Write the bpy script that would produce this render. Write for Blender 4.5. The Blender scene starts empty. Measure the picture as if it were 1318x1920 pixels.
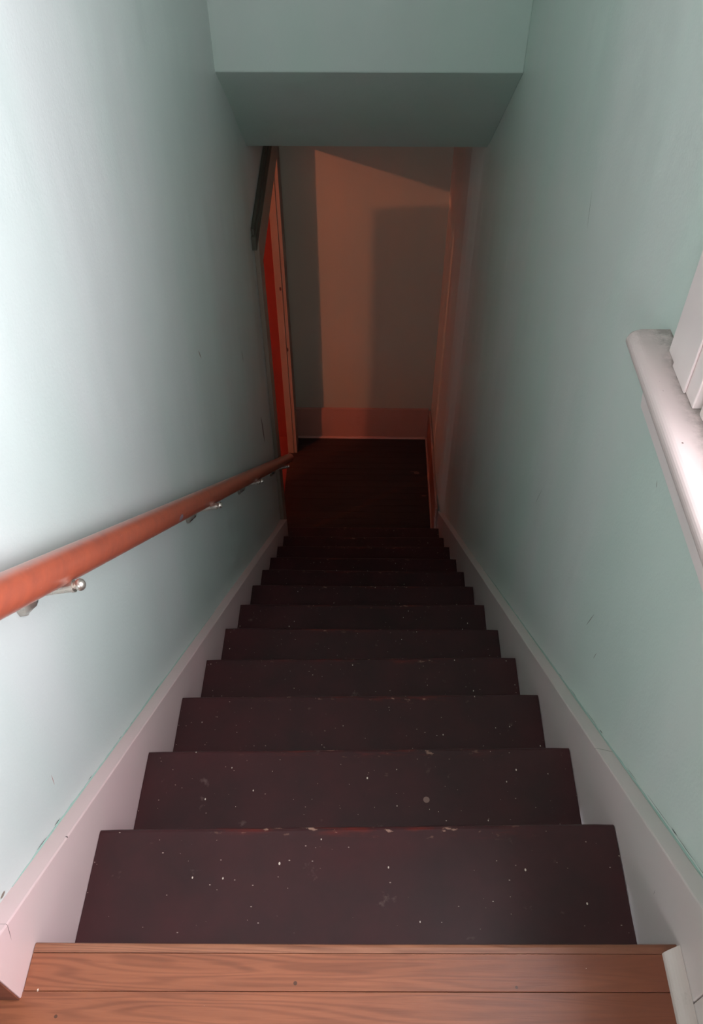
import bpy, bmesh, math, random
from mathutils import Vector, Matrix, noise

# ------------------------------------------------------------------ camera, light, exposure
S = bpy.context.scene
C = S.collection
RIGHT = Vector((0.9997918968550169, 0.02011980927216126, -0.003369904731483762))
UP = Vector((-0.012451326135262336, 0.732698377515554, 0.6804396020688009))
FWD = Vector((-0.016159438743989726, 0.6802560406647828, -0.7327964189858959))
cam_data = bpy.data.cameras.new('camera')
cam_data.sensor_fit = 'VERTICAL'
cam_data.sensor_height = 24.0
cam_data.lens = 24.0 * 1566.06 / 1920
cam_data.clip_start = 0.02
cam = bpy.data.objects.new('camera', cam_data)
C.objects.link(cam)
cam.matrix_world = Matrix((
    (RIGHT.x, UP.x, -FWD.x, 0.0058),
    (RIGHT.y, UP.y, -FWD.y, -0.3487),
    (RIGHT.z, UP.z, -FWD.z, 1.2374),
    (0, 0, 0, 1)))
S.camera = cam

SKY = (0.99, 0.935, 1.02)
SKY_STRENGTH = 6.9
w = bpy.data.worlds.new('overcast_sky')
S.world = w
w.use_nodes = True
bg = w.node_tree.nodes['Background']
bg.inputs[0].default_value = (*SKY, 1)
bg.inputs[1].default_value = SKY_STRENGTH

# window opening in the right wall (daylight comes in here)
WY0, WY1, WZ0, WZ1 = -0.42, 0.555, 0.478, 1.85
pl = bpy.data.lights.new('window_portal', 'AREA')
pl.shape = 'RECTANGLE'
pl.size = WZ1 - WZ0
pl.size_y = WY1 - WY0
pl.cycles.is_portal = True
po = bpy.data.objects.new('window_portal', pl)
C.objects.link(po)
po.location = (0.64, (WY0 + WY1) / 2, (WZ0 + WZ1) / 2)
po.rotation_euler = (0, math.radians(90), 0)

# added opening behind the camera, unseen: admits extra sky light as fill
HX0, HX1, HZ0, HZ1 = -0.65, 0.30, 0.90, 1.90
pl2 = bpy.data.lights.new('fill_opening_portal', 'AREA')
pl2.shape = 'RECTANGLE'
pl2.size = HX1 - HX0
pl2.size_y = HZ1 - HZ0
pl2.cycles.is_portal = True
po2 = bpy.data.objects.new('fill_opening_portal', pl2)
C.objects.link(po2)
po2.location = ((HX0 + HX1) / 2, -2.12, (HZ0 + HZ1) / 2)
po2.rotation_euler = (math.radians(90), 0, 0)

# lamp of the side room at the foot of the stairs
LAMP = Vector((-2.64, 1.74, -0.22))
LAMP_COL = (1.0, 0.27, 0.13)
LAMP_W = 72.0

S.view_settings.view_transform = 'Standard'
S.view_settings.look = 'None'
S.view_settings.gamma = 1
S.view_settings.use_curve_mapping = False
S.view_settings.exposure = 1.0
S.cycles.use_denoising = True
S.cycles.max_bounces = 14
S.cycles.diffuse_bounces = 10
S.cycles.sample_clamp_indirect = 6

random.seed(4)

# ------------------------------------------------------------------ constants of the place
XL, XR = -0.479, 0.480          # stairwell wall faces
FL, FR = -0.450, 0.450          # faces of the skirt boards
RISE, RUN = 0.20896, 0.2510
ZF = -0.033                     # upper floor
ZL = -13 * RISE                 # landing floor
NOSE = {0: (-0.004, 0.011), 1: (0.228, 0.255), 2: (0.481, 0.507), 3: (0.735, 0.759), 4: (0.982, 1.005),
        5: (1.239, 1.248), 6: (1.491, 1.505), 7: (1.744, 1.752), 8: (1.994, 1.997), 9: (2.239, 2.244),
        10: (2.489, 2.499), 11: (2.743, 2.745), 12: (3.000, 3.003)}
NOSE = {k: (a + 0.003, b + 0.003) for k, (a, b) in NOSE.items()}
YB = 4.055                      # back wall
DY0, DY1, DZ = 3.05, 3.87, -0.64   # doorway in the left wall
XD = -0.489                     # wall face beside the doorway
XLo = XL - 0.048                # room side of the thin left wall
CEIL = 2.35

# ------------------------------------------------------------------ helpers
def lin(c):
    return tuple(((v / 255) / 12.92 if v / 255 <= 0.04045 else ((v / 255 + 0.055) / 1.055) ** 2.4) for v in c)

def obj(name, bm, mats, parent=None, bevel=0, seg=2, smooth=False, kind=None):
    bmesh.ops.remove_doubles(bm, verts=bm.verts, dist=1e-6)
    bmesh.ops.recalc_face_normals(bm, faces=bm.faces)
    me = bpy.data.meshes.new(name)
    bm.to_mesh(me)
    bm.free()
    for m in (mats if isinstance(mats, (list, tuple)) else [mats]):
        me.materials.append(m)
    o = bpy.data.objects.new(name, me)
    C.objects.link(o)
    if parent is not None:
        o.parent = parent
    if smooth:
        for p in me.polygons:
            p.use_smooth = True
    if bevel:
        b = o.modifiers.new('bevel', 'BEVEL')
        b.width = bevel
        b.segments = seg
        b.limit_method = 'ANGLE'
        b.angle_limit = math.radians(35)
        b.harden_normals = False
    if kind:
        o['kind'] = kind
    return o

def struct(name, bm, mats, **k):
    return obj(name, bm, mats, kind='structure', **k)

def hexa(bm, pts, mi=0):
    v = [bm.verts.new(p) for p in pts]
    for f in ((0, 3, 2, 1), (4, 5, 6, 7), (0, 1, 5, 4), (1, 2, 6, 5), (2, 3, 7, 6), (3, 0, 4, 7)):
        bm.faces.new([v[i] for i in f]).material_index = mi

def box(bm, x0, x1, y0, y1, z0, z1, mi=0):
    hexa(bm, [(x0, y0, z0), (x1, y0, z0), (x1, y1, z0), (x0, y1, z0),
              (x0, y0, z1), (x1, y0, z1), (x1, y1, z1), (x0, y1, z1)], mi)

def prism_x(bm, poly, x0, x1, mi=0):
    """polygon of (y, z) points extruded from x0 to x1"""
    a = [bm.verts.new((x0, y, z)) for y, z in poly]
    b = [bm.verts.new((x1, y, z)) for y, z in poly]
    n = len(poly)
    bm.faces.new(a).material_index = mi
    bm.faces.new(b[::-1]).material_index = mi
    for i in range(n):
        bm.faces.new((a[i], a[(i + 1) % n], b[(i + 1) % n], b[i])).material_index = mi

def prism_z(bm, poly, z0, z1, mi=0):
    a = [bm.verts.new((x, y, z0)) for x, y in poly]
    b = [bm.verts.new((x, y, z1)) for x, y in poly]
    n = len(poly)
    bm.faces.new(a).material_index = mi
    bm.faces.new(b[::-1]).material_index = mi
    for i in range(n):
        bm.faces.new((a[i], a[(i + 1) % n], b[(i + 1) % n], b[i])).material_index = mi

def rings(bm, rr, cap=True, mi=0):
    """skin a list of rings (lists of coordinates)"""
    R = [[bm.verts.new(p) for p in r] for r in rr]
    n = len(R[0])
    for a, b in zip(R, R[1:]):
        for i in range(n):
            bm.faces.new((a[i], a[(i + 1) % n], b[(i + 1) % n], b[i])).material_index = mi
    if cap:
        bm.faces.new(R[0]).material_index = mi
        bm.faces.new(R[-1][::-1]).material_index = mi

def lathe(bm, p0, p1, prof, n=20):
    """revolve prof [(t along axis in metres, radius)] about the axis p0 to p1"""
    p0, p1 = Vector(p0), Vector(p1)
    d = (p1 - p0).normalized()
    u = d.cross(Vector((0, 0, 1)))
    u = u.normalized() if u.length > 1e-4 else Vector((1, 0, 0))
    v = d.cross(u)
    rings(bm, [[p0 + d * t + (u * math.cos(a) + v * math.sin(a)) * max(r, 1e-4)
                for a in [2 * math.pi * i / n for i in range(n)]] for t, r in prof])

# ------------------------------------------------------------------ materials
def nodes(name):
    m = bpy.data.materials.new(name)
    m.use_nodes = True
    nt = m.node_tree
    return m, nt, nt.nodes['Principled BSDF']

def N(nt, t, **k):
    n = nt.nodes.new(t)
    for a, b in k.items():
        setattr(n, a, b)
    return n

def mixc(nt, fac, a, b, mode='MIX'):
    n = N(nt, 'ShaderNodeMix', data_type='RGBA', blend_type=mode)
    for s, v in ((n.inputs[0], fac), (n.inputs[6], a), (n.inputs[7], b)):
        if isinstance(v, (int, float)):
            s.default_value = v
        elif isinstance(v, tuple):
            s.default_value = (*v, 1)
        else:
            nt.links.new(v, s)
    return n.outputs[2]

def math_n(nt, op, a, b=None, clamp=False):
    n = N(nt, 'ShaderNodeMath', operation=op, use_clamp=clamp)
    for s, v in ((n.inputs[0], a), (n.inputs[1], b)):
        if v is None:
            continue
        if isinstance(v, (int, float)):
            s.default_value = v
        else:
            nt.links.new(v, s)
    return n.outputs[0]

def ramp(nt, v, a, b, lo=0.0, hi=1.0):
    n = N(nt, 'ShaderNodeMapRange', clamp=True)
    nt.links.new(v, n.inputs[0])
    for i, x in enumerate((a, b, lo, hi)):
        n.inputs[i + 1].default_value = x
    return n.outputs[0]

def coords(nt, scale=(1, 1, 1), off=(0, 0, 0)):
    t = N(nt, 'ShaderNodeTexCoord')
    m = N(nt, 'ShaderNodeMapping')
    m.inputs[1].default_value = off
    m.inputs[3].default_value = scale
    nt.links.new(t.outputs['Object'], m.inputs[0])
    return m.outputs[0]

def noise_n(nt, vec, scale, detail=3, rough=0.5, dist=0):
    n = N(nt, 'ShaderNodeTexNoise')
    n.inputs['Scale'].default_value = scale
    n.inputs['Detail'].default_value = detail
    n.inputs['Roughness'].default_value = rough
    n.inputs['Distortion'].default_value = dist
    nt.links.new(vec, n.inputs['Vector'])
    return n.outputs[0]

def specks(nt, vec, scale, keep, size):
    """sparse little flecks: one per voronoi cell, only in a few cells"""
    v = N(nt, 'ShaderNodeTexVoronoi')
    v.inputs['Scale'].default_value = scale
    nt.links.new(vec, v.inputs['Vector'])
    sep = N(nt, 'ShaderNodeSeparateColor')
    nt.links.new(v.outputs['Color'], sep.inputs[0])
    k = math_n(nt, 'GREATER_THAN', sep.outputs[0], keep)
    s = math_n(nt, 'MULTIPLY', sep.outputs[1], size)
    d = math_n(nt, 'LESS_THAN', v.outputs['Distance'], s)
    return math_n(nt, 'MULTIPLY', k, d)

def spot(nt, loc, rot, scale, soft=0.3, wob=0.25):
    """mask of one elliptical mark at a place on the object"""
    t = N(nt, 'ShaderNodeTexCoord')
    m = N(nt, 'ShaderNodeMapping', vector_type='TEXTURE')
    m.inputs[1].default_value = loc
    m.inputs[2].default_value = rot
    m.inputs[3].default_value = scale
    nt.links.new(t.outputs['Object'], m.inputs[0])
    l = N(nt, 'ShaderNodeVectorMath', operation='LENGTH')
    nt.links.new(m.outputs[0], l.inputs[0])
    nz = noise_n(nt, m.outputs[0], 2.5, 3)
    s = math_n(nt, 'ADD', l.outputs['Value'], math_n(nt, 'MULTIPLY', math_n(nt, 'SUBTRACT', nz, 0.5), wob * 4))
    return ramp(nt, s, 1.0 + soft / 2, 1.0 - soft / 2)

def bump(nt, b, h, strength, dist):
    n = N(nt, 'ShaderNodeBump')
    n.inputs['Strength'].default_value = strength
    n.inputs['Distance'].default_value = dist
    nt.links.new(h, n.inputs['Height'])
    nt.links.new(n.outputs[0], b.inputs['Normal'])

def paint(name, rgb, rgb2, rough=0.45, wave=0.4, marks=(), streak=True, spec=0.5, dirt=None):
    m, nt, b = nodes(name)
    vec = coords(nt, (1, 1, 0.22) if streak else (1, 1, 1))
    n1 = noise_n(nt, vec, 2.6, 4, 0.55)
    col = mixc(nt, ramp(nt, n1, 0.42, 0.62), lin(rgb), lin(rgb2))
    if dirt:
        n2 = noise_n(nt, coords(nt), 9, 6, 0.7)
        col = mixc(nt, ramp(nt, n2, 0.60, 0.74, 0, dirt[1]), col, lin(dirt[0]))
    for loc, rot, sc, c in marks:
        col = mixc(nt, spot(nt, loc, rot, sc), col, lin(c))
    nt.links.new(col, b.inputs['Base Color'])
    b.inputs['Roughness'].default_value = rough
    b.inputs['Specular IOR Level'].default_value = spec
    h = math_n(nt, 'ADD', noise_n(nt, coords(nt, (1, 1, 0.35)), 4.5, 2.5, 0.5), math_n(nt, 'MULTIPLY', noise_n(nt, coords(nt), 160, 3), 0.05))
    bump(nt, b, h, wave, 0.02)
    return m

R = math.radians
DK = (58, 62, 52)
M_left = paint('mint_plaster_left', (190, 203, 198), (195, 203, 200), marks=[
    ((XL, 1.626, -0.226), (R(25), 0, 0), (0.02, 0.003, 0.020), (120, 110, 95)),
    ((XL, 2.303, -0.734), (R(8), 0, 0), (0.02, 0.003, 0.030), DK),
    ((XL, 2.600, -1.38), (R(10), 0, 0), (0.02, 0.011, 0.085), (44, 44, 36)),
    ((XL, 0.226, -0.009), (R(-12), 0, 0), (0.02, 0.0007, 0.011), (150, 80, 60)),
    ((XL, 0.032, 0.055), (R(60), 0, 0), (0.02, 0.003, 0.007), (110, 100, 85))])
M_right = paint('mint_plaster_right', (199, 216, 207), (206, 215, 209), marks=[
    ((XR, 1.357, 0.361), (R(-20), 0, 0), (0.02, 0.0015, 0.035), (140, 155, 145)),
    ((XR, 0.686, -0.20), (R(16), 0, 0), (0.02, 0.0012, 0.030), (130, 140, 130)),
    ((XR, 0.609, -0.218), (R(10), 0, 0), (0.02, 0.001, 0.012), (130, 140, 130)),
    ((XR, 1.246, -0.407), (R(20), 0, 0), (0.02, 0.001, 0.045), (140, 155, 145)),
    ((XR, 0.62, 0.27), (R(-30), 0, 0), (0.02, 0.0008, 0.006), (90, 90, 80))])
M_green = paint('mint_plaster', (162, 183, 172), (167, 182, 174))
M_back = paint('pale_plaster_back', (162, 154, 136), (154, 154, 138))
M_teal = paint('old_teal_paint', (164, 194, 184), (150, 186, 174), rough=0.5, streak=False, wave=0.1)
M_skirt = paint('pale_pink_gloss', (218, 190, 189), (212, 190, 187), rough=0.36, wave=0.08, streak=False,
                marks=[((FL, 0.156, -0.0562), (0, 0, 0), (0.004, 0.0018, 0.0018), (50, 42, 38)),
                       ((FL, -0.018, 0.073), (R(-20), 0, 0), (0.03, 0.0006, 0.016), (90, 70, 66)),
                       ((0.45, 0.098, -0.08), (R(-15), 0, 0), (0.02, 0.0005, 0.005), (110, 100, 98))])
M_skirt_r = paint('pale_grey_pink_gloss', (208, 195, 191), (202, 196, 190), rough=0.36, wave=0.08, streak=False,
                  marks=[((0.465, 0.407, -0.231), (0, 0, R(-25)), (0.03, 0.0008, 0.012), (120, 112, 100)),
                         ((0.45, 0.098, -0.08), (R(-15), 0, 0), (0.02, 0.0005, 0.005), (110, 100, 98))])
M_grimy = paint('pale_grimy_gloss', (186, 176, 168), (172, 162, 152), rough=0.35, wave=0.1, streak=False,
                dirt=((120, 112, 98), 0.5))
M_trim = paint('pale_pink_window_gloss', (228, 216, 213), (222, 215, 210), rough=0.35, wave=0.08, streak=False)
M_stool, _nt, _b = nodes('dusty_stool_paint')
_tc = N(_nt, 'ShaderNodeTexCoord')
_sx = N(_nt, 'ShaderNodeSeparateXYZ')
_nt.links.new(_tc.outputs['Object'], _sx.inputs[0])
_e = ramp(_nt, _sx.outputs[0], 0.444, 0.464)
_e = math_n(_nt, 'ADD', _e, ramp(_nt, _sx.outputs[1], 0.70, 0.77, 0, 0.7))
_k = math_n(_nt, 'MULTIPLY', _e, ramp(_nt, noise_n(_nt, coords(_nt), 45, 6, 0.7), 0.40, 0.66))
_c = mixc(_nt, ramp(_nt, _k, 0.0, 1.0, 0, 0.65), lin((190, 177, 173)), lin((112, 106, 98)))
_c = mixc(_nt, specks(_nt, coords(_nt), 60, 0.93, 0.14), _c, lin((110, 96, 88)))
_nt.links.new(_c, _b.inputs['Base Color'])
_b.inputs['Roughness'].default_value = 0.45
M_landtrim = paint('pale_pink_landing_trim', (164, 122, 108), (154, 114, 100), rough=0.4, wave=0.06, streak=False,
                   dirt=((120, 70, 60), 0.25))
M_casing = paint('door_casing_paint', (140, 124, 110), (130, 116, 102), rough=0.4, wave=0.05, streak=False,
                 marks=[((XD - 0.010, DY1, -1.42), (0, 0, 0), (0.006, 0.02, 0.012), (70, 40, 36)),
                        ((XD + 0.006, DY1 + .005, -1.85), (0, 0, 0), (0.005, 0.02, 0.014), (60, 34, 30))])
M_red = paint('red_room_paint', (110, 46, 43), (104, 42, 40), rough=0.5, streak=False)
M_orange = paint('side_room_paint', (186, 128, 104), (178, 122, 100), rough=0.6, streak=False)
M_dust_shade = paint('dusty_shaded_cap', (84, 80, 66), (72, 70, 58), rough=0.8, streak=False)  # dust, plus the shade on the cap put into its colour

def wood(name, light, dark, rough=0.38, grain=1.0, tone=None):
    m, nt, b = nodes(name)
    v = coords(nt, (1.2, 14, 14))
    n1 = noise_n(nt, v, 3.0, 5, 0.6, 1.2)
    # cathedral grain: contour lines of a long stretched noise field
    n0 = noise_n(nt, coords(nt, (0.8, 13, 1), (0.3, 0.11, 0)), 2.0, 2, 0.45, 0.2)
    ct = math_n(nt, 'SINE', math_n(nt, 'MULTIPLY', n0, 95))
    ct = ramp(nt, ct, -0.4, 1.0)
    f = math_n(nt, 'ADD', math_n(nt, 'MULTIPLY', ct, 0.22), math_n(nt, 'MULTIPLY', n1, 0.78))
    col = mixc(nt, ramp(nt, f, 0.30, 0.85, 0, grain), lin(light), lin(dark))
    fine = noise_n(nt, coords(nt, (8, 220, 220)), 3, 3)
    col = mixc(nt, ramp(nt, fine, 0.58, 0.72, 0, 0.30), col, lin(dark))
    if tone:
        # stain plus painted-in shade darkens boards towards the right-hand wall, in worn blotches
        t = N(nt, 'ShaderNodeTexCoord')
        s = N(nt, 'ShaderNodeSeparateXYZ')
        nt.links.new(t.outputs['Object'], s.inputs[0])
        nz = noise_n(nt, coords(nt, (1, 3, 1)), 5, 4)
        x = math_n(nt, 'ADD', s.outputs[0], math_n(nt, 'MULTIPLY', math_n(nt, 'SUBTRACT', nz, 0.5), 0.5))
        col = mixc(nt, ramp(nt, x, 0.06, 0.40, 0, 0.85), col, lin(tone))
        col = mixc(nt, math_n(nt, 'MULTIPLY', specks(nt, coords(nt, (1, 1, 0.001)), 26, 0.62, 0.10), 0.8), col, lin((60, 40, 30)))
        col = mixc(nt, specks(nt, coords(nt, (2.2, 1, 0.001), (3, 1, 0)), 34, 0.74, 0.10), col, lin((225, 205, 190)))
    nt.links.new(col, b.inputs['Base Color'])
    b.inputs['Roughness'].default_value = rough
    bump(nt, b, fine, 0.08, 0.002)
    return m

M_oak = wood('worn_oak_boards', (146, 88, 60), (104, 58, 38), tone=(106, 56, 36))
M_oakn = wood('worn_oak_nosing', (148, 98, 72), (100, 58, 40), rough=0.42, tone=(112, 66, 46))
M_bare = wood('bare_brown_wood', (128, 74, 56), (84, 46, 36), rough=0.6)

def tread_mat():
    m, nt, b = nodes('maroon_tread_paint')
    t = N(nt, 'ShaderNodeTexCoord')
    s = N(nt, 'ShaderNodeSeparateXYZ')
    nt.links.new(t.outputs['Object'], s.inputs[0])
    info = N(nt, 'ShaderNodeObjectInfo')
    sh = N(nt, 'ShaderNodeVectorMath', operation='ADD')
    cmb = N(nt, 'ShaderNodeCombineXYZ')
    nt.links.new(math_n(nt, 'MULTIPLY', info.outputs['Random'], 40), cmb.inputs[0])
    nt.links.new(math_n(nt, 'MULTIPLY', info.outputs['Random'], 23), cmb.inputs[1])
    nt.links.new(t.outputs['Object'], sh.inputs[0])
    nt.links.new(cmb.outputs[0], sh.inputs[1])
    def mp(sc):
        mm = N(nt, 'ShaderNodeMapping')
        mm.inputs[3].default_value = sc
        nt.links.new(sh.outputs[0], mm.inputs[0])
        return mm.outputs[0]
    n1 = noise_n(nt, mp((1, 1, 1)), 7, 4, 0.6)
    col = mixc(nt, ramp(nt, n1, 0.35, 0.7), lin((66, 33, 35)), lin((50, 29, 30)))
    # worn front edge: the object's y = 0 is the nosing line, treads run towards -y
    edge = ramp(nt, s.outputs[1], -0.022, -0.007)
    ax = math_n(nt, 'ABSOLUTE', math_n(nt, 'ADD', s.outputs[0], 0.02))
    mid = ramp(nt, ax, 0.34, 0.14)
    e = math_n(nt, 'MULTIPLY', edge, mid)
    nw = noise_n(nt, mp((1, 5, 1)), 10, 4, 0.65)
    red = math_n(nt, 'MULTIPLY', e, ramp(nt, nw, 0.50, 0.68, 0, 0.75))
    col = mixc(nt, red, col, lin((110, 38, 29)))
    nc = noise_n(nt, mp((1, 2, 1)), 34, 4, 0.6)
    chip = math_n(nt, 'MULTIPLY', e, ramp(nt, nc, 0.61, 0.66, 0, 0.8))
    col = mixc(nt, chip, col, lin((176, 140, 122)))
    # scuffs, dust and flecks of plaster
    ns = noise_n(nt, mp((1, 1, 1)), 24, 5, 0.6)
    col = mixc(nt, ramp(nt, ns, 0.66, 0.74, 0, 0.35), col, lin((130, 112, 108)))
    col = mixc(nt, specks(nt, mp((1.6, 1, 0.001)), 38, 0.60, 0.10), col, lin((214, 204, 190)))
    col = mixc(nt, specks(nt, mp((1, 1.7, 0.001)), 70, 0.55, 0.11), col, lin((170, 155, 145)))
    col = mixc(nt, math_n(nt, 'MULTIPLY', specks(nt, mp((1, 1, 0.001)), 9, 0.70, 0.06), 0.5), col, lin((170, 140, 130)))
    nt.links.new(col, b.inputs['Base Color'])
    b.inputs['Specular IOR Level'].default_value = 0.32
    r = ramp(nt, n1, 0.3, 0.7, 0.34, 0.42)
    nt.links.new(r, b.inputs['Roughness'])
    bump(nt, b, math_n(nt, 'ADD', n1, math_n(nt, 'MULTIPLY', ns, 0.3)), 0.15, 0.006)
    return m

M_tread = tread_mat()
M_riser = paint('dark_riser_paint', (44, 26, 26), (38, 24, 24), rough=0.5, streak=False)
M_landing = wood('dark_landing_boards', (48, 33, 29), (34, 25, 22), rough=0.55)
M_patch = paint('pale_patch', (120, 84, 72), (100, 72, 62), rough=0.6, streak=False)  # pale red-brown patches lying on the landing boards

def rail_mat():
    m, nt, b = nodes('red_brown_rail_stain')
    n1 = noise_n(nt, coords(nt, (6, 1.5, 6)), 9, 4, 0.6)
    col = mixc(nt, ramp(nt, n1, 0.35, 0.7), lin((166, 84, 60)), lin((146, 74, 56)))
    nz = noise_n(nt, coords(nt, (3, 3, 30)), 6, 5, 0.7)
    col = mixc(nt, ramp(nt, nz, 0.66, 0.72, 0, 0.55), col, lin((214, 120, 84)))
    nz2 = noise_n(nt, coords(nt, (30, 6, 6), (5, 2, 1)), 6, 4, 0.7)
    col = mixc(nt, ramp(nt, nz2, 0.69, 0.74, 0, 0.5), col, lin((206, 160, 150)))
    # rubbed grey patch half way along
    col = mixc(nt, spot(nt, (-0.392, 0.865, -0.095), (R(-40), 0, 0), (0.02, 0.016, 0.007)), col, lin((128, 116, 124)))
    nt.links.new(col, b.inputs['Base Color'])
    b.inputs['Roughness'].default_value = 0.36
    b.inputs['Coat Weight'].default_value = 0.6
    b.inputs['Coat Roughness'].default_value = 0.28
    return m

M_rail = rail_mat()
M_nickel, _nt, _b = nodes('worn_nickel')
_b.inputs['Metallic'].default_value = 0.9
_b.inputs['Base Color'].default_value = (*lin((196, 188, 178)), 1)
_b.inputs['Roughness'].default_value = 0.28
_nz = noise_n(_nt, coords(_nt), 90, 4)
_nt.links.new(ramp(_nt, _nz, 0.3, 0.7, 0.2, 0.42), _b.inputs['Roughness'])
M_gap = paint('dark_gap', (30, 24, 22), (26, 22, 20), rough=0.9, streak=False)
M_hallwall = M_green
M_ceiling = paint('ceiling_white', (214, 216, 210), (208, 212, 206), rough=0.7, streak=False)

M_glass = bpy.data.materials.new('window_glass')
M_glass.use_nodes = True
_g = M_glass.node_tree
_g.nodes.clear()
_o = N(_g, 'ShaderNodeOutputMaterial')
_m = N(_g, 'ShaderNodeMixShader')
_m.inputs[0].default_value = 0.06
_t = N(_g, 'ShaderNodeBsdfTransparent')
_gl = N(_g, 'ShaderNodeBsdfGlossy')
_gl.inputs['Roughness'].default_value = 0.02
_g.links.new(_t.outputs[0], _m.inputs[1])
_g.links.new(_gl.outputs[0], _m.inputs[2])
_g.links.new(_m.outputs[0], _o.inputs[0])

M_lampglass, _nt, _b = nodes('lamp_globe_glow')
_b.inputs['Base Color'].default_value = (1, 0.5, 0.35, 1)
_b.inputs['Emission Color'].default_value = (1, 0.3, 0.15, 1)
_b.inputs['Emission Strength'].default_value = 3

# ------------------------------------------------------------------ structure: walls
X_OUT = -2.0      # far side of the upper hall and of the red room
Y_REAR = -2.0
# left wall of the stairwell, thin, with the doorway at the landing
bm = bmesh.new()
Y0L = -0.045
prism_z(bm, [(XLo, Y0L), (XL, Y0L), (XL, 2.60), (XL - 0.002, 2.72), (XL - 0.008, 2.84), (XD, 2.92), (XD, DY0 - 0.02), (XLo, DY0 - 0.02)], ZL - 0.1, CEIL)
box(bm, XLo, XD, DY1 + 0.02, YB, ZL - 0.1, CEIL)
box(bm, XLo, XD, DY0 - 0.02, DY1 + 0.02, DZ + 0.02, CEIL)
wall_left = struct('wall_left', bm, M_left)

# right wall with the window opening; past the foot of the stairs it leans inward
bm = bmesh.new()
XO = XR + 0.16
box(bm, XR, XO, Y_REAR, WY0, ZL - 0.1, CEIL)
box(bm, XR, XO, WY0, WY1, ZL - 0.1, WZ0 - 0.028)
box(bm, XR, XO, WY0, WY1, WZ1, CEIL)
prism_z(bm, [(XR, WY1), (XR, 2.95), (0.474, 3.05), (0.456, 3.17), (0.448, 3.25), (0.447, 3.595),
             (0.4475, 3.61), (0.449, 3.62), (0.449, YB), (XO, YB), (XO, WY1)], ZL - 0.1, CEIL)
wall_right = struct('wall_right', bm, M_right)

bm = bmesh.new()
box(bm, XLo, XO, YB, YB + 0.1, ZL - 0.1, 0.1)
wall_back = struct('wall_back', bm, M_back)

# header wall over the stairs and the sloping soffit under it
HY, HZ, H2Y, H2Z = 2.420, 0.264, 3.0145, -0.2247
bm = bmesh.new()
prism_x(bm, [(HY, CEIL), (HY, HZ), (H2Y, H2Z), (YB, H2Z), (YB, CEIL)], XLo + 0.002, XR + 0.001)
struct('ceiling_soffit', bm, M_green, bevel=0.004)

# upper hall around the camera (behind the picture)
bm = bmesh.new()
box(bm, X_OUT - 0.1, XO, Y_REAR - 0.1, HY, CEIL, CEIL + 0.1)
struct('ceiling', bm, M_ceiling)
bm = bmesh.new()
box(bm, X_OUT - 0.1, HX0, Y_REAR - 0.1, Y_REAR, ZF - 0.1, CEIL)
box(bm, HX1, XO, Y_REAR - 0.1, Y_REAR, ZF - 0.1, CEIL)
box(bm, HX0, HX1, Y_REAR - 0.1, Y_REAR, ZF - 0.1, HZ0)
box(bm, HX0, HX1, Y_REAR - 0.1, Y_REAR, HZ1, CEIL)
struct('wall_rear', bm, M_hallwall)
bm = bmesh.new()
box(bm, X_OUT - 0.1, X_OUT, Y_REAR, Y0L + 0.1, ZF - 0.1, CEIL)
struct('wall_hall_left', bm, M_hallwall)
bm = bmesh.new()
box(bm, X_OUT, XLo, Y0L, Y0L + 0.1, ZF - 0.1, CEIL)
struct('wall_hall_front', bm, M_hallwall)

# red room behind the doorway
RX0, RY0, RCE = -3.4, 0.9, -0.03
bm = bmesh.new()
box(bm, RX0, XLo, YB - 0.02, YB + 0.08, ZL, RCE)
struct('wall_red_room_far', bm, M_red)
bm = bmesh.new()
box(bm, RX0 - 0.1, RX0, RY0, YB + 0.08, ZL, RCE)
struct('wall_red_room_left', bm, M_orange)
bm = bmesh.new()
box(bm, RX0, XLo, RY0 - 0.1, RY0, ZL, RCE)
struct('wall_red_room_near', bm, M_orange)
bm = bmesh.new()
box(bm, RX0, XLo, RY0, YB, RCE, RCE + 0.08)
struct('ceiling_red_room', bm, M_ceiling)
bm = bmesh.new()
box(bm, RX0, XLo - 0.0005, RY0, YB, ZL - 0.06, ZL + 0.001)
struct('floor_red_room', bm, M_red)

# landing floor: boards in one mesh
bm = bmesh.new()
bw = 0.057
y = NOSE[12][0] - 0.02
while y < YB:
    box(bm, XLo, 0.46, y, min(y + bw - 0.0012, YB), ZL - 0.02, ZL)
    y += bw
box(bm, XLo, 0.46, NOSE[12][0] - 0.02, YB, ZL - 0.05, ZL - 0.021, 1)
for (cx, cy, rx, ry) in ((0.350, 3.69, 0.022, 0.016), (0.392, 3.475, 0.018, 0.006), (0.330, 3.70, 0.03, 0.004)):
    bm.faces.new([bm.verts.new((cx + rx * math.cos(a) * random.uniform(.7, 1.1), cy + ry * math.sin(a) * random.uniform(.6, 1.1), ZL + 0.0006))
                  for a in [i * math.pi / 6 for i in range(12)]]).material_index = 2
struct('floor_landing', bm, [M_landing, M_gap, M_patch])

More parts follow.
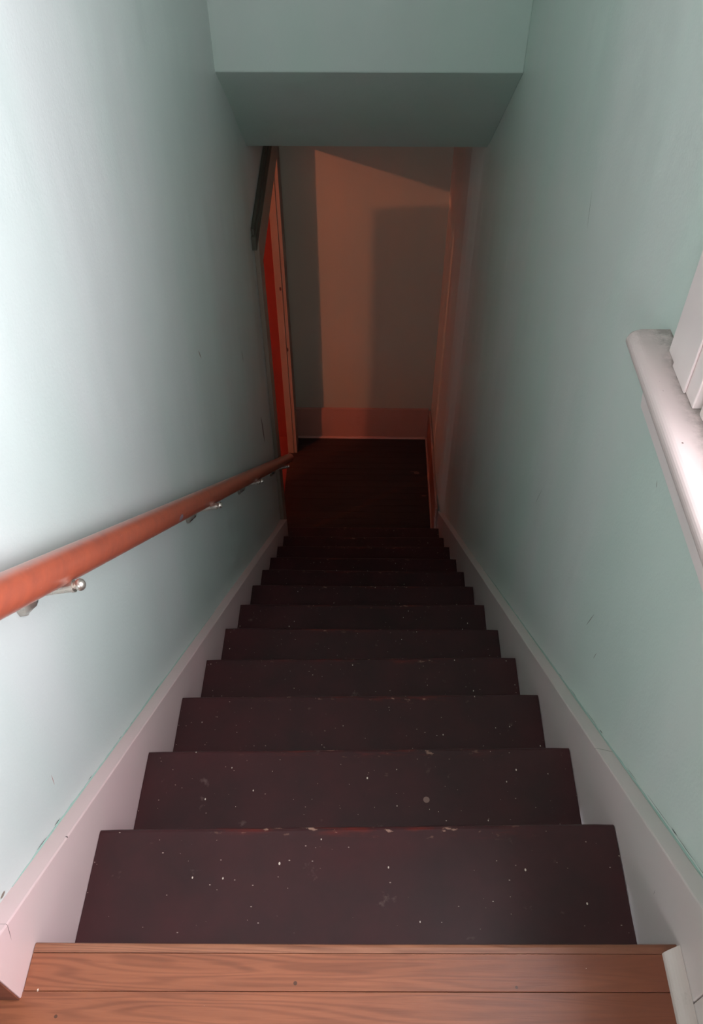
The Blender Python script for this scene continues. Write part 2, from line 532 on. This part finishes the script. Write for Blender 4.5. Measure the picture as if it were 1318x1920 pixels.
# upper floor: oak strips across the head of the stairs
bm = bmesh.new()
ya = [(-0.0155, 0.0), (-0.063, -0.0475)]
yy = -0.109
while yy > Y_REAR:
    ya.append((yy - 0.0075, yy + 0.0075))
    yy -= 0.044
xr0, xr1 = -0.4495, 0.424
g = 0.0003
for i in range(len(ya) - 1):
    a, b = ya[i], ya[i + 1]
    x0 = xr0 if i == 0 else X_OUT
    gy = lambda q, x: q[0] + (q[1] - q[0]) * (x + 0.45) / 0.9
    hexa(bm, [(x0, gy(b, x0) + g, ZF - 0.02), (0.48, gy(b, 0.48) + g, ZF - 0.02), (0.48, gy(a, 0.48) - g, ZF - 0.02), (x0, gy(a, x0) - g, ZF - 0.02),
              (x0, gy(b, x0) + g, ZF), (0.48, gy(b, 0.48) + g, ZF), (0.48, gy(a, 0.48) - g, ZF), (x0, gy(a, x0) - g, ZF)])
box(bm, X_OUT, 0.48, Y_REAR, -0.030, ZF - 0.12, ZF - 0.021, 1)
floor = struct('floor', bm, [M_oak, M_gap], bevel=0.0007)

# nosing strip of the upper floor
bm = bmesh.new()
prof = [(-0.0115, 0.0), (0.006, 0.0), (0.0095, -0.001), (0.0112, -0.004), (0.0115, -0.011), (0.0105, -0.016), (0.007, -0.020), (-0.0115, -0.022), (-0.0115, -0.004)]
def nose_ring(x, yf, z):
    return [(x, yf - 0.0115 + p[0], z + p[1]) for p in prof]
n = 24
rr = []
for i in range(n + 1):
    t = i / n
    x = FL + 0.0008 + (FR - FL - 0.0016) * t
    yf = NOSE[0][0] * (1 - t) + NOSE[0][1] * t - 0.0012 * math.sin(math.pi * t)
    r = nose_ring(x, yf, ZF)
    # the back edge follows the first board
    r[0] = (x, -0.0150 + 0.0150 * t, ZF)
    r[-2] = (x, -0.0150 + 0.0150 * t, ZF - 0.022)
    r[-1] = (x, -0.0150 + 0.0150 * t, ZF - 0.004)
    rr.append(r)
rings(bm, rr)
struct('trim_1', bm, M_oakn)

# ------------------------------------------------------------------ staircase: treads and risers
stairs = bpy.data.objects.new('staircase', None)
C.objects.link(stairs)
stairs.location = (0, 3.0, ZL)
stairs['label'] = 'dark maroon painted wooden stairs descending from the oak floor between pale skirt boards'
stairs['category'] = 'stairs'
bpy.context.view_layer.update()

def part(name, bm, mat, root, **k):
    """link a mesh built in world coordinates as a child of root, keeping its place"""
    o = obj(name, bm, mat, root, **k)
    o.matrix_parent_inverse = Matrix.Translation(-root.location)
    return o

for k in range(1, 13):
    yl, yr = NOSE[k]
    z = -RISE * k
    pl_, pr_ = NOSE[k - 1]
    bm = bmesh.new()
    ym = (yl + yr) / 2
    n = 28
    rr = []
    th = 0.028
    rnd = random.Random(k)
    for i in range(n + 1):
        t = i / n
        x = FL + 0.0008 + (FR - FL - 0.0026) * t
        e = min(t, 1 - t) * (FR - FL)
        yf = yl * (1 - t) + yr * t - ym - 0.0008 * noise.noise(Vector((x * 9, k * 3.1, 0)))
        dip = -0.0012 * max(0, 1 - abs(x) / 0.3) * max(0, 1)          # worn hollow in the middle
        corner = 0.0012 * max(0, 1 - e / 0.006)
        yb = (pl_ * (1 - t) + pr_ * t) - 0.030 - ym
        p = [(yb, 0), (yf - 0.06, 0), (yf - 0.008 - corner, dip * .5), (yf - 0.0032 - corner, -0.0009 + dip), (yf - 0.0007 - corner, -0.0035 + dip),
             (yf - corner, -0.013), (yf - 0.0015 - corner, -0.021), (yf - 0.006 - corner, -0.026), (yf - 0.012 - corner, -th), (yb, -th)]
        rr.append([(x, a, b) for a, b in p])
    rings(bm, rr)
    o = obj('tread', bm, M_tread, stairs, smooth=False)
    o.location = (0, ym - stairs.location.y, z - stairs.location.z)

for k in range(1, 14):
    yl, yr = NOSE[k - 1]
    z1 = (ZF - 0.0225) if k == 1 else (-RISE * (k - 1) - 0.0285)
    z0 = -RISE * k + (0.0004)
    bm = bmesh.new()
    a, b = yl - 0.026, yr - 0.026
    x0, x1 = FL + 0.0006, FR - 0.0006
    hexa(bm, [(x0, a - 0.018, z0), (x1, b - 0.018, z0), (x1, b, z0), (x0, a, z0),
              (x0, a - 0.018, z1), (x1, b - 0.018, z1), (x1, b, z1), (x0, a, z1)])
    part('riser', bm, M_riser, stairs)

# ------------------------------------------------------------------ skirt boards
SL, SR_ = 0.0738, 0.1083
SLOPE = -RISE / RUN
def skirt(name, xf, xw, h, y_near, z_near_top, y_end, z_end_top):
    bm = bmesh.new()
    # top follows the pitch, bottom runs under the treads
    ys = (h - z_near_top) / (-SLOPE)
    poly = [(y_near, z_near_top)]
    yk = (z_near_top - h) / SLOPE          # where the pitch line reaches the level top
    if yk > y_near:
        poly.append((yk, z_near_top))
    else:
        poly = [(y_near, SLOPE * y_near + h)]
    if z_end_top is not None:
        ye = (z_end_top - h) / SLOPE
        poly += [(ye, z_end_top), (y_end, z_end_top)]
    else:
        poly += [(y_end, SLOPE * y_end + h)]
    poly += [(y_end, SLOPE * y_end - 0.42), (0.35, SLOPE * 0.35 - 0.42), (y_near, ZF - 0.30), ]
    prism_x(bm, poly, xf, xw)
    return bm

bm = skirt('l', FL, XL - 0.0105, SL, -0.072, SLOPE * -0.072 + SL, 2.934, None)
trim_left = struct('trim_left', bm, M_skirt, bevel=0.0022)
bm = skirt('r', FR, XR - 0.0003, SR_, -0.062, SLOPE * -0.062 + SR_, 3.16, None)
trim_right = struct('trim_right', bm, M_skirt_r, bevel=0.0022)

# paint and caulk left along the top of the skirt boards, with hairline gaps
def edge_strip(x, h, y0, y1, wmax, seed, sgn, name, mat, parent):
    rnd = random.Random(seed)
    bm = bmesh.new()
    n = int((y1 - y0) / 0.008)
    lo, hi = [], []
    for i in range(n + 1):
        y = y0 + (y1 - y0) * i / n
        zb = SLOPE * y + h
        wv = noise.noise(Vector((y * 7, seed * 2.3, 0))) * 0.5 + 0.5
        wv2 = noise.noise(Vector((y * 45, seed * 5.3, 1)))
        t = min(1, (y - y0) / 0.08, (y1 - y) / 0.25)
        wd = max(0.0004, wmax * (0.15 + 0.85 * wv + 0.28 * wv2) * t)
        lo.append((y, zb - 0.001))
        hi.append((y, zb + wd))
    poly_lo = [(x + sgn * 0.0012, *p) for p in lo]
    vl = [bm.verts.new(p) for p in poly_lo]
    vh = [bm.verts.new((x + sgn * 0.0007, *p)) for p in hi]
    vb = [bm.verts.new((x - sgn * 0.001, *p)) for p in hi]
    for i in range(n):
        bm.faces.new((vl[i], vl[i + 1], vh[i + 1], vh[i]))
        bm.faces.new((vh[i], vh[i + 1], vb[i + 1], vb[i]))
    return obj(name, bm, mat, parent)

edge_strip(XL, SL, 0.05, 1.25, 0.008, 3, 1, 'old_paint_edge', M_teal, wall_left)
edge_strip(XR, SR_, 0.06, 1.75, 0.007, 8, -1, 'old_paint_edge', M_teal, wall_right)

def cracks(x, h, sgn, spans, parent):
    bm = bmesh.new()
    for (y0, y1, dz, wd) in spans:
        n = 6
        a, b = [], []
        for i in range(n + 1):
            t = i / n
            y = y0 + (y1 - y0) * t
            z = SLOPE * y + h + dz + 0.0012 * noise.noise(Vector((y * 60, x, 2)))
            q = wd * math.sin(math.pi * t) + 0.0002
            a.append(bm.verts.new((x + sgn * 0.0016, y, z - q / 2)))
            b.append(bm.verts.new((x + sgn * 0.0016, y, z + q / 2)))
        for i in range(n):
            bm.faces.new((a[i], a[i + 1], b[i + 1], b[i]))
    return obj('hairline_crack', bm, M_gap, parent)

cracks(XL, SL, 1, [(0.175, 0.195, 0.009, 0.0016), (0.12, 0.15, 0.008, 0.0012), (0.30, 0.315, 0.009, 0.001), (0.44, 0.455, 0.007, 0.0012), (0.50, 0.515, 0.006, 0.001), (0.66, 0.69, 0.006, 0.001)], wall_left)
cracks(XR, SR_, -1, [(0.155, 0.175, 0.013, 0.0026), (0.10, 0.155, 0.011, 0.0011), (0.175, 0.26, 0.012, 0.0009), (0.02, 0.10, 0.010, 0.0012), (0.30, 0.34, 0.010, 0.0009), (0.46, 0.475, 0.009, 0.0022), (0.49, 0.55, 0.009, 0.001), (0.62, 0.66, 0.009, 0.0012), (0.72, 0.75, 0.008, 0.001)], wall_right)

# level boards of the upper hall
bm = bmesh.new()
zt = SLOPE * -0.062 + SR_
box(bm, FR, XR - 0.0003, Y_REAR, -0.0632, ZF, zt)
struct('baseboard_right', bm, M_skirt_r, bevel=0.0015)
bm = bmesh.new()
zt = SLOPE * -0.072 + SL
box(bm, X_OUT, XL - 0.006, -0.072, Y0L - 0.0005, ZF, zt)
struct('baseboard_left', bm, M_skirt)
# sawn, unpainted end of the left skirt board
bm = bmesh.new()
prism_x(bm, [(-0.0745, ZF + 0.0005), (-0.0722, ZF + 0.0005), (-0.0722, zt - 0.002), (-0.0745, zt - 0.004)], XL - 0.005, FL - 0.0012)
struct('trim_2', bm, M_bare, bevel=0.0006)

# quarter round on the upper floor along the right-hand board
def quarter(bm, axis, a0, a1, cx, cz, r, sx, mitre=0.0, hh=None):
    """quarter round: axis 'y' runs a0..a1 at wall x=cx going sx; axis 'x' runs along x at wall y=cx"""
    rr = []
    m = 8
    for a, mt in ((a0, 0), (a1, mitre)):
        ring = [(0, 0)] + [(r * math.cos(i * math.pi / 2 / m), (hh or r) * math.sin(i * math.pi / 2 / m)) for i in range(m + 1)]
        if axis == 'y':
            rr.append([(cx + sx * p, a - mt * (1 - p / r), cz + q) for p, q in ring])
        else:
            rr.append([(a, cx + sx * p, cz + q) for p, q in ring])
    rings(bm, rr)

bm = bmesh.new()
quarter(bm, 'y', Y_REAR, 0.000, FR - 0.0004, ZF, 0.0235, -1, mitre=-0.008, hh=0.013)
struct('trim_3', bm, M_grimy)

# landing boards and their quarter rounds
HB = 0.255
bm = bmesh.new()
prism_x(bm, [(3.10, ZL), (YB - 0.019, ZL), (YB - 0.019, ZL + HB), (3.12, ZL + HB)], 0.4325, 0.4465)
struct('baseboard_landing_right', bm, M_landtrim, bevel=0.002)
bm = bmesh.new()
box(bm, XL, 0.4318, YB - 0.017, YB - 0.0005, ZL, ZL + HB + 0.004)
struct('baseboard_back', bm, M_landtrim, bevel=0.003)
bm = bmesh.new()
quarter(bm, 'y', NOSE[12][1] + 0.002, YB - 0.018, 0.4323, ZL, 0.011, -1)
struct('trim_4', bm, M_landtrim)
bm = bmesh.new()
quarter(bm, 'x', XL + 0.001, 0.4205, YB - 0.0175, ZL, 0.0125, -1)
struct('trim_5', bm, M_landtrim)
bm = bmesh.new()
box(bm, XD + 0.0003, XD + 0.014, DY1 + 0.119, YB - 0.018, ZL, ZL + HB)
struct('baseboard_landing_left', bm, M_landtrim, bevel=0.002)

# ------------------------------------------------------------------ doorway to the red room
door = bpy.data.objects.new('door_1', None)
C.objects.link(door)
door.location = (XL, DY0, ZL)
door['kind'] = 'structure'
XC = XD + 0.022
def dpart(name, bm, mat, bevel=0.002, **k):
    return part(name, bm, mat, door, bevel=bevel, **k)
def hz(y, z0):          # the head of this old doorway is out of level
    return z0 + 0.115 * (y - DY0)
YA, YZ = DY0 - 0.112, DY1 + 0.118
bm = bmesh.new()
box(bm, XD + 0.0003, XC, YA, DY0 - 0.004, ZL, hz(YA, -0.746))
dpart('side_casing', bm, M_casing)
bm = bmesh.new()
box(bm, XD + 0.0003, XC, DY1 + 0.004, YZ, ZL, hz(DY1, -0.746))
dpart('side_casing', bm, M_casing)
bm = bmesh.new()
prism_x(bm, [(YA, hz(YA, -0.7455)), (YZ, hz(YZ, -0.7455)), (YZ, hz(YZ, -0.592)), (YA, hz(YA, -0.592))], XD + 0.0003, XC + 0.001)
dpart('head_casing', bm, M_casing)
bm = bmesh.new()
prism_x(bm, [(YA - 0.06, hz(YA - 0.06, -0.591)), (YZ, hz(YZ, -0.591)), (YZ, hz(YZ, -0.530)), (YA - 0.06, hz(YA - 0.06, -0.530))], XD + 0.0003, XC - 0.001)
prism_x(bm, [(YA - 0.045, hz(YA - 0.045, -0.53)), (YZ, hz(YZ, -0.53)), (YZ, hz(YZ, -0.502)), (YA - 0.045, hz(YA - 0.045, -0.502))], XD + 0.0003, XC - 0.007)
dpart('head_cap', bm, M_dust_shade)
# jambs and head lining
bm = bmesh.new()
box(bm, XLo - 0.002, XD, DY1, DY1 + 0.0195, ZL, DZ)
dpart('jamb', bm, M_casing, bevel=0.0015)
bm = bmesh.new()
box(bm, XLo - 0.002, XD, DY0 - 0.0195, DY0, ZL, DZ)
dpart('jamb', bm, M_casing, bevel=0.0015)
bm = bmesh.new()
box(bm, XLo - 0.002, XD, DY0 - 0.0195, DY1 + 0.0195, DZ, DZ + 0.0195)
dpart('head_jamb', bm, M_casing, bevel=0.0015)
# door leaf standing open inside the red room
bm = bmesh.new()
h0, h1 = Vector((-0.545, 3.075)), Vector((-1.17, 3.005))
dv = (h1 - h0).normalized()
nv = Vector((-dv.y, dv.x)) * 0.012
q = [h0 - nv, h1 - nv, h1 + nv, h0 + nv]
hexa(bm, [(p.x, p.y, ZL + 0.012) for p in q] + [(p.x, p.y, -0.66) for p in q])
for za, zb_ in ((ZL + 0.2, ZL + 0.95), (ZL + 1.1, ZL + 1.9)):
    pp = [h0 + dv * 0.06 - nv * 1.25, h1 - dv * 0.06 - nv * 1.25, h1 - dv * 0.06 + nv * 1.25, h0 + dv * 0.06 + nv * 1.25]
    hexa(bm, [(p.x, p.y, za) for p in pp] + [(p.x, p.y, zb_) for p in pp])
dpart('leaf', bm, M_casing)

# hanging lamp of the red room
lamp = bpy.data.objects.new('pendant_lamp', None)
C.objects.link(lamp)
lamp.location = (LAMP.x, LAMP.y, RCE)
lamp['label'] = 'small warm red pendant lamp hanging in the side room behind the doorway'
lamp['category'] = 'lamp'
bm = bmesh.new()
lathe(bm, (LAMP.x, LAMP.y, RCE), (LAMP.x, LAMP.y, RCE - 1), [(0, 0.001), (0, 0.045), (0.012, 0.04), (0.02, 0.004), (0.09, 0.004), (0.095, 0.016), (0.135, 0.016), (0.135, 0.001)])
part('stem', bm, M_nickel, lamp)
ld = bpy.data.lights.new('pendant_bulb', 'POINT')
ld.energy = LAMP_W
ld.color = LAMP_COL
ld.shadow_soft_size = 0.03
lo_ = bpy.data.objects.new('pendant_bulb', ld)
C.objects.link(lo_)
lo_.location = LAMP

# ------------------------------------------------------------------ window
win = bpy.data.objects.new('window_1', None)
C.objects.link(win)
win.location = (XR, 0.07, WZ0)
win['kind'] = 'structure'
def wpart(name, bm, mat, bevel=0.0025, **k):
    return part(name, bm, mat, win, bevel=bevel, **k)
YC0, YC1 = WY0 - 0.14, 0.703            # outer edges of the casing
ZS = 0.473                              # top of the stool
# stool with a rounded front edge and a horn past the casing
bm = bmesh.new()
pr = [(0.0, 0.0), (-0.045, 0.0)] + [(-0.051 - 0.016 * math.sin(a), -0.0148 + 0.0148 * math.cos(a)) for a in [math.pi * i / 14 for i in range(15)]] + [(0.0, -0.0296)]
def stool_ring(y, inset=0):
    return [(XR - 0.0004 + min(0, p[0] + (inset if p[0] < -0.04 else 0)), y, ZS + p[1]) for p in pr]
rings(bm, [stool_ring(WY0 - 0.20, 0.006), stool_ring(WY0 - 0.195), stool_ring(0.752), stool_ring(0.757, 0.003), stool_ring(0.759, 0.009)])
box(bm, XR - 0.0004, XR + 0.10, WY0 + 0.001, WY1 - 0.001, ZS - 0.022, ZS)
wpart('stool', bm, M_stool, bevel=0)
# apron
bm = bmesh.new()
prism_x(bm, [(YC0 + 0.01, ZS - 0.0295), (0.738, ZS - 0.0295), (0.744, ZS - 0.06), (0.747, ZS - 0.118), (0.738, ZS - 0.138), (YC0 + 0.01, ZS - 0.138)], XR - 0.0175, XR - 0.0004)
wpart('apron', bm, M_trim, bevel=0.002)
# casing
bm = bmesh.new()
box(bm, 0.4635, XR - 0.0004, 0.566, YC1, ZS + 0.0002, WZ1 + 0.02)
box(bm, 0.4595, 0.4634, 0.60, YC1 - 0.038, ZS + 0.0002, WZ1 + 0.02)
wpart('side_casing', bm, M_trim, bevel=0.003)
bm = bmesh.new()
box(bm, 0.4635, XR - 0.0004, YC0, WY0 - 0.011, ZS + 0.0002, WZ1 + 0.02)
wpart('side_casing', bm, M_trim, bevel=0.003)
bm = bmesh.new()
box(bm, 0.4615, XR - 0.0004, YC0 - 0.02, YC1 + 0.02, WZ1 + 0.0202, WZ1 + 0.15)
wpart('head_casing', bm, M_trim, bevel=0.003)
# box jambs
for a, b in ((WY1 - 0.0, WY1 + 0.02), (WY0 - 0.02, WY0)):
    pass
bm = bmesh.new()
box(bm, XR - 0.010, XR + 0.075, WY1 - 0.016, WY1 - 0.0003, ZS + 0.0005, WZ1 - 0.0003)
wpart('stop', bm, M_trim)
bm = bmesh.new()
box(bm, XR - 0.010, XR + 0.075, WY0 + 0.0003, WY0 + 0.016, ZS + 0.0005, WZ1 - 0.0003)
wpart('stop', bm, M_trim)
# two sashes
def sash(x, z0, z1):
    bm = bmesh.new()
    a, b = WY0 + 0.017, WY1 - 0.017
    w_, d_ = 0.042, 0.032
    box(bm, x, x + d_, a, a + w_, z0, z1)
    box(bm, x, x + d_, b - w_, b, z0, z1)
    box(bm, x, x + d_, a + w_, b - w_, z0, z0 + 0.06)
    box(bm, x, x + d_, a + w_, b - w_, z1 - 0.035, z1)
    o = wpart('sash', bm, M_trim, bevel=0.002)
    bm = bmesh.new()
    box(bm, x + 0.014, x + 0.017, a + w_, b - w_, z0 + 0.06, z1 - 0.035)
    g_ = obj('pane', bm, M_glass, o)
    return o
zm = (ZS + WZ1) / 2
sash(XR + 0.004, ZS + 0.001, zm + 0.018)
sash(XR + 0.040, zm - 0.017, WZ1 - 0.001)

fill_open = bpy.data.objects.new('fill_opening', None)  # frame of the added fill-light opening in the rear wall
C.objects.link(fill_open)
fill_open.location = ((HX0 + HX1) / 2, Y_REAR, HZ0)
fill_open['kind'] = 'structure'
bm = bmesh.new()
for (a, b, c, d_) in ((HX0, HX1, HZ0, HZ0 + 0.05), (HX0, HX1, HZ1 - 0.05, HZ1), (HX0, HX0 + 0.05, HZ0 + 0.05, HZ1 - 0.05),
                      (HX1 - 0.05, HX1, HZ0 + 0.05, HZ1 - 0.05), (HX0 + 0.05, HX1 - 0.05, (HZ0 + HZ1) / 2 - 0.02, (HZ0 + HZ1) / 2 + 0.02)):
    box(bm, a, b, Y_REAR - 0.07, Y_REAR - 0.03, c, d_)
part('sash', bm, M_trim, fill_open, bevel=0.002)

# ------------------------------------------------------------------ handrail
rail = bpy.data.objects.new('handrail', None)
C.objects.link(rail)
RX, RS = -0.4156, -0.8688
def rz(y): return -0.2037 + RS * (y - 1)
def rx(y): return RX - 0.0030 * (y - 1)
rail.location = (RX, 1.5, rz(1.5))
rail['label'] = 'round red-brown wooden handrail running down the left wall on nickel brackets'
rail['category'] = 'handrail'
bm = bmesh.new()
rr = []
y0, y1, n = -0.02, 3.055, 60
d = Vector((-0.003, 1, RS)).normalized()
u = d.cross(Vector((1, 0, 0))).normalized()
v = d.cross(u)
def rring(y, r):
    c = Vector((rx(y), y, rz(y)))
    out = []
    for i in range(28):
        a = 2 * math.pi * i / 28
        out.append(c + (u * math.sin(a) + v * math.cos(a)) * r)
    return out
ysr = [y0, y0 + 0.002, y0 + 0.006] + [y0 + 0.006 + (y1 - y0 - 0.012) * i / n for i in range(1, n)] + [y1 - 0.006, y1 - 0.002, y1]
rad = [0.018, 0.0225, 0.025] + [0.025 + 0.00025 * noise.noise(Vector((i, 0, 0))) for i in range(1, n)] + [0.025, 0.0225, 0.018]
rings(bm, [rring(a, b) for a, b in zip(ysr, rad)])
part('rail', bm, M_rail, rail, smooth=True)

def bracket(y):
    zr = rz(y) - 0.033           # underside of the rail
    # curved wall tongue
    bm = bmesh.new()
    zc = zr - 0.012
    rr = []
    m = 10
    for i in range(m + 1):
        t = i / m
        z = zr + 0.03 - 0.097 * t
        out = 0.005 + 0.026 * math.exp(-((t - 0.62) / 0.24) ** 2)
        hw = 0.013 * math.sqrt(max(0.02, 1 - (2 * t - 1) ** 4 * 0.98))
        rr.append([(XL + 0.0002, y - hw, z), (XL + 0.0002, y + hw, z), (XL + out * .7, y + hw * .8, z), (XL + out, y + hw * .35, z), (XL + out, y - hw * .35, z), (XL + out * .7, y - hw * .8, z)])
    rings(bm, rr)
    b = part('bracket', bm, M_nickel, rail, bevel=0.0012, smooth=True)
    # arm under the rail, swelling to a collar
    bm = bmesh.new()
    p0 = Vector((XL + 0.012, y, zr - 0.022))
    p1 = Vector((-0.3875, y + 0.004, zr - 0.001))
    L = (p1 - p0).length
    lathe(bm, p0, p1, [(0, 0.005), (L * .3, 0.0055), (L * .75, 0.0072), (L - 0.008, 0.0082), (L - 0.008, 0.009), (L - 0.004, 0.009), (L - 0.004, 0.006), (L, 0.006)])
    a = obj('arm', bm, M_nickel, b, smooth=False)
    bm = bmesh.new()
    dd = (p1 - p0).normalized()
    q0 = p1 - dd * 0.003
    pr_ = [(0, 0.004)] + [(0.0075 - 0.0075 * math.cos(a_), 0.0088 * math.sin(a_)) for a_ in [math.pi * i / 12 for i in range(2, 12)]] + [(0.015, 0.0004)]
    lathe(bm, q0, p1 + dd, pr_)
    f = obj('finial', bm, M_nickel, b, smooth=True)

for y in (0.345, 1.175, 1.865, 2.675):
    bracket(y)
